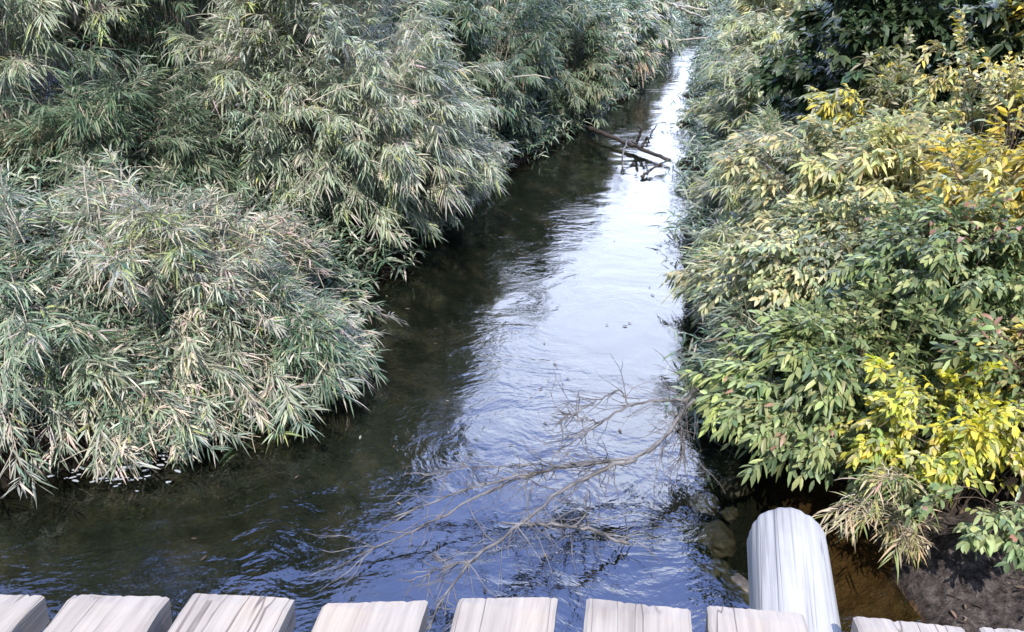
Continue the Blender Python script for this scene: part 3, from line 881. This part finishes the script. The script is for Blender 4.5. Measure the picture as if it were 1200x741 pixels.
# riffle: sky glitter modelled as pale flecks, among the dipping bamboo stems
rng = np.random.default_rng(9)
bm = bmesh.new()
for _ in range(150):
    t_ = rng.uniform(0, 1)
    c_ = at(65 + 135 * t_ + rng.normal(0, 12), 536 + 10 * t_ + 7 * math.sin(4 * t_) + rng.normal(0, 11), z=0.004)
    r_ = rng.uniform(0.004, 0.015)
    g = bmesh.ops.create_icosphere(bm, subdivisions=1, radius=1)
    an_ = rng.uniform(-0.5, 0.5)
    for v in g['verts']:
        x_, y_ = v.co.x * r_ * rng.uniform(1.2, 2.6), v.co.y * r_ * 0.7
        v.co = Vector((c_.x + x_ * math.cos(an_) - y_ * math.sin(an_), c_.y + x_ * math.sin(an_) + y_ * math.cos(an_), 0.002 + v.co.z * r_ * 0.35))
fm_ = bpy.data.meshes.new('riffle_glitter'); bm.to_mesh(fm_); bm.free()
m, n, l, b = new_mat('riffle_glitter')
b.inputs['Base Color'].default_value = (0.62, 0.66, 0.74, 1); b.inputs['Roughness'].default_value = 0.25
b.inputs['Alpha'].default_value = 0.5
tag(link('riffle_glitter', fm_, m), kind='stuff')

# fallen leaves: dry litter on the mud, and a few afloat
rng = np.random.default_rng(15)
xs_ = np.concatenate([rng.uniform(1.2, 2.7, 420), rng.uniform(-2.2, 1.4, 60)])
ys_ = np.concatenate([rng.uniform(2.0, 3.2, 420), rng.uniform(2.6, 9.0, 60)])
zg = np.interp(0, [0, 1], [0, 0]) + ground_z(xs_, ys_)
onmud = np.arange(len(xs_)) < 420
okk = np.where(onmud, zg > 0.04, zg < -0.02)
xs_, ys_, zg, onmud = xs_[okk], ys_[okk], zg[okk], onmud[okk]
q = len(xs_)
P0 = np.stack([xs_, ys_, np.where(onmud, zg + 0.022, 0.006)], -1)
LD = norm(rng.normal(0, 1, (q, 3)) * np.where(onmud[:, None], [1, 1, 0.25], [1, 1, 0.0]))
LN = norm(UP + rng.normal(0, 1, (q, 3)) * np.where(onmud[:, None], 0.3, 0.02))
ll = rng.uniform(0.018, 0.055, q)
me = leaves_mesh('leaf_litter', P0, LD, LN, ll, ll * 0.16, np.where(onmud, 0.1, 0.0), palette(rng, q, [(0.22, 0.17, 0.13), (0.12, 0.085, 0.06), (0.36, 0.31, 0.25), (0.07, 0.05, 0.04)], [3, 4, 1.2, 3], 0.2), (1, 0.9), 0.3)
tag(link('leaf_litter', me, M['soft_leaf']), kind='stuff')

stone(838, 668, -0.12, (.08, .06, .045), 'submerged stone in front of the largest one, close to the planks', 5)
stone(815, 548, -0.12, (.07, .06, .04), 'small submerged stone below the root end of the dead branch', 6)
stone(855, 603, -0.07, (.05, .05, .035), 'smallest submerged stone, between two larger ones left of the log end', 7)

# ------------------------------------------------------------------ bridge
DECK, TH = 1.55, 0.085
AX = R(8.2)
ax = np.array([math.sin(AX), math.cos(AX)])
SIDE = np.array([ax[1], -ax[0]])
planks = [((-72, 694), (46, 694), 'leftmost bridge plank, cut off by the left edge of the picture'),
          ((80, 695), (200, 697), 'second bridge plank from the left, a wavy crack down its middle'),
          ((234, 695), (348, 700), 'third bridge plank from the left, with splinters at its far edge'),
          ((381, 706), (506, 702), 'fourth bridge plank from the left, below the tip of the dead branch'),
          ((537, 699), (659, 699), 'square-ended pale bridge plank in the middle of the row'),
          ((687, 700), (813, 713), 'slant-ended bridge plank just right of the middle one'),
          ((834, 709), (945, 717), 'split-ended bridge plank overlapping the rounded log'),
          ((1003, 720), (1134, 734), 'bridge plank just right of the rounded log'),
          ((1162, 734), (1290, 746), 'rightmost bridge plank, cut off by the right edge of the picture')]
for i, (a, b_, lab) in enumerate(planks):
    rng = np.random.default_rng(100 + i)
    A, B = np.array(at(*a, z=DECK)), np.array(at(*b_, z=DECK))
    # local frame: y along the plank
    sA, sB = A[:2] @ SIDE, B[:2] @ SIDE
    fA, fB = A[:2] @ ax, B[:2] @ ax
    w, mid_ = sB - sA, (sA + sB) / 2
    f0, f1 = -0.9, (fA + fB) / 2
    nxs, nys = 30, 40
    yaw = rng.normal(0, 0.006)
    bm = bmesh.new()
    xs = np.linspace(-w / 2, w / 2, nxs + 1); ys = f0 + (f1 - f0) * np.linspace(0, 1, nys + 1) ** 0.6
    edge = rng.normal(0, 1, nxs + 1)
    top, bot = [], []
    chips = {j: rng.uniform(0.001, 0.005) for j in rng.choice(nxs + 1, 3, replace=False)}
    edge = np.convolve(np.r_[edge[:2], edge, edge[-2:]], np.ones(5) / 5, 'valid')
    wobl = np.cumsum(rng.normal(0, 0.0012, nys + 1)); wobr = np.cumsum(rng.normal(0, 0.0012, nys + 1))
    for jy, y in enumerate(ys):
        rt, rb = [], []
        for jx, x in enumerate(xs):
            s = jx / nxs
            yy = y
            if jy == nys:
                yy = fA - mid_ * 0 + (fB - fA) * s + 0.0012 * edge[jx] - chips.get(jx, 0)
            xx = x + (wobl[jy] * (1 - s) + wobr[jy] * s)
            zz = 0.0025 * math.sin(9 * x + i) * math.cos(3 * y + i) + (-0.006 if jx in (0, nxs) else 0) + (-0.005 if jy == nys else 0) + rng.normal(0, 0.0006)
            rt.append(bm.verts.new((xx, yy, zz)))
            rb.append(bm.verts.new((xx + (0.004 if jx == 0 else -0.004 if jx == nxs else 0), yy - (0.006 if jy == nys else 0) + rng.normal(0, .001), -TH)))
        top.append(rt); bot.append(rb)
    for jy in range(nys):
        for jx in range(nxs):
            bm.faces.new((top[jy][jx], top[jy][jx + 1], top[jy + 1][jx + 1], top[jy + 1][jx]))
            bm.faces.new((bot[jy][jx], bot[jy + 1][jx], bot[jy + 1][jx + 1], bot[jy][jx + 1]))
        bm.faces.new((top[jy][0], top[jy + 1][0], bot[jy + 1][0], bot[jy][0]))
        bm.faces.new((top[jy][nxs], bot[jy][nxs], bot[jy + 1][nxs], top[jy + 1][nxs]))
    for jx in range(nxs):
        bm.faces.new((top[0][jx], bot[0][jx], bot[0][jx + 1], top[0][jx + 1]))
        bm.faces.new((top[nys][jx], top[nys][jx + 1], bot[nys][jx + 1], bot[nys][jx]))
    me = bpy.data.meshes.new('plank'); bm.to_mesh(me); bm.free()
    o = link('plank', me, M['plank'])
    cc = SIDE * mid_
    o.location = (cc[0], cc[1], DECK)
    o.rotation_euler.z = -AX + yaw
    tag(o, lab, 'plank', 'bridge deck planks')


def log_mesh(length, r, seed, segs=96, rings=40, dome=0.05):
    """round log along +Y from 0, worn rounded far end, shallow cracks and flats"""
    rng = np.random.default_rng(seed)
    ph = rng.uniform(0, 6.28, 6)
    ts = np.concatenate([np.linspace(0, 1 - dome * 1.2, rings - 8), 1 - dome * 1.2 * (1 - np.sin(np.linspace(0, np.pi / 2, 9)[1:]))])
    V = []
    for t_ in ts:
        e = max(0, (t_ - (1 - dome * 1.2)) / (dome * 1.2))
        rr = r * (0.62 + 0.38 * math.sqrt(max(0, 1 - e * e)))
        for k in range(segs):
            a = 2 * math.pi * k / segs
            rad = rr * (1 + 0.022 * math.sin(3 * a + ph[0] + 2 * t_) + 0.014 * math.sin(7 * a + ph[1] + 1.5 * t_) + 0.010 * math.sin(13 * a + ph[2] + 3 * t_) + 0.012 * math.sin(21 * a + 5 * t_ + ph[3]) * math.sin(4 * t_ + ph[4]))
            V.append((rad * math.cos(a), length * t_, rad * math.sin(a)))
    m_ = len(ts); idx = np.arange(m_ * segs).reshape(m_, segs); nx2 = np.roll(idx, -1, 1)
    Q = np.stack([idx[:-1], idx[1:], nx2[1:], nx2[:-1]], -1).reshape(-1, 4)
    V += [(0, 0, 0), (0, length * 1.003, 0)]
    a, b2 = m_ * segs, m_ * segs + 1
    T = np.concatenate([np.stack([idx[0], nx2[0], np.full(segs, a)], -1), np.stack([nx2[-1], idx[-1], np.full(segs, b2)], -1)])
    return np_mesh('log', np.array(V), [Q, T], True)


RL = 0.106
zt = DECK - TH - 0.008
p1, p0 = np.array(at(928, 589, z=zt))[:2], np.array(at(943, 735, z=zt))[:2]
dl_ = norm((p1 - p0)[None])[0]
start = p1 - dl_ * 0.72
lo = link('bridge_log', log_mesh(0.72, RL, 3), M['log'])
lo.location = (start[0], start[1], zt - RL)
lo.rotation_euler.z = -math.atan2(dl_[0], dl_[1])
tag(lo, 'round-ended pale weathered log poking out from under the bridge planks', 'log')
gd = link('bridge_beam', log_mesh(7.0, 0.12, 8, dome=0.005), M['log'])
gc = ax * 0.62
g0 = gc - SIDE * 3.2
gd.location = (g0[0], g0[1], DECK - TH - 0.125)
gd.rotation_euler.z = -R(90) - AX
tag(gd, 'long log beam carrying the bridge planks from below', 'beam')
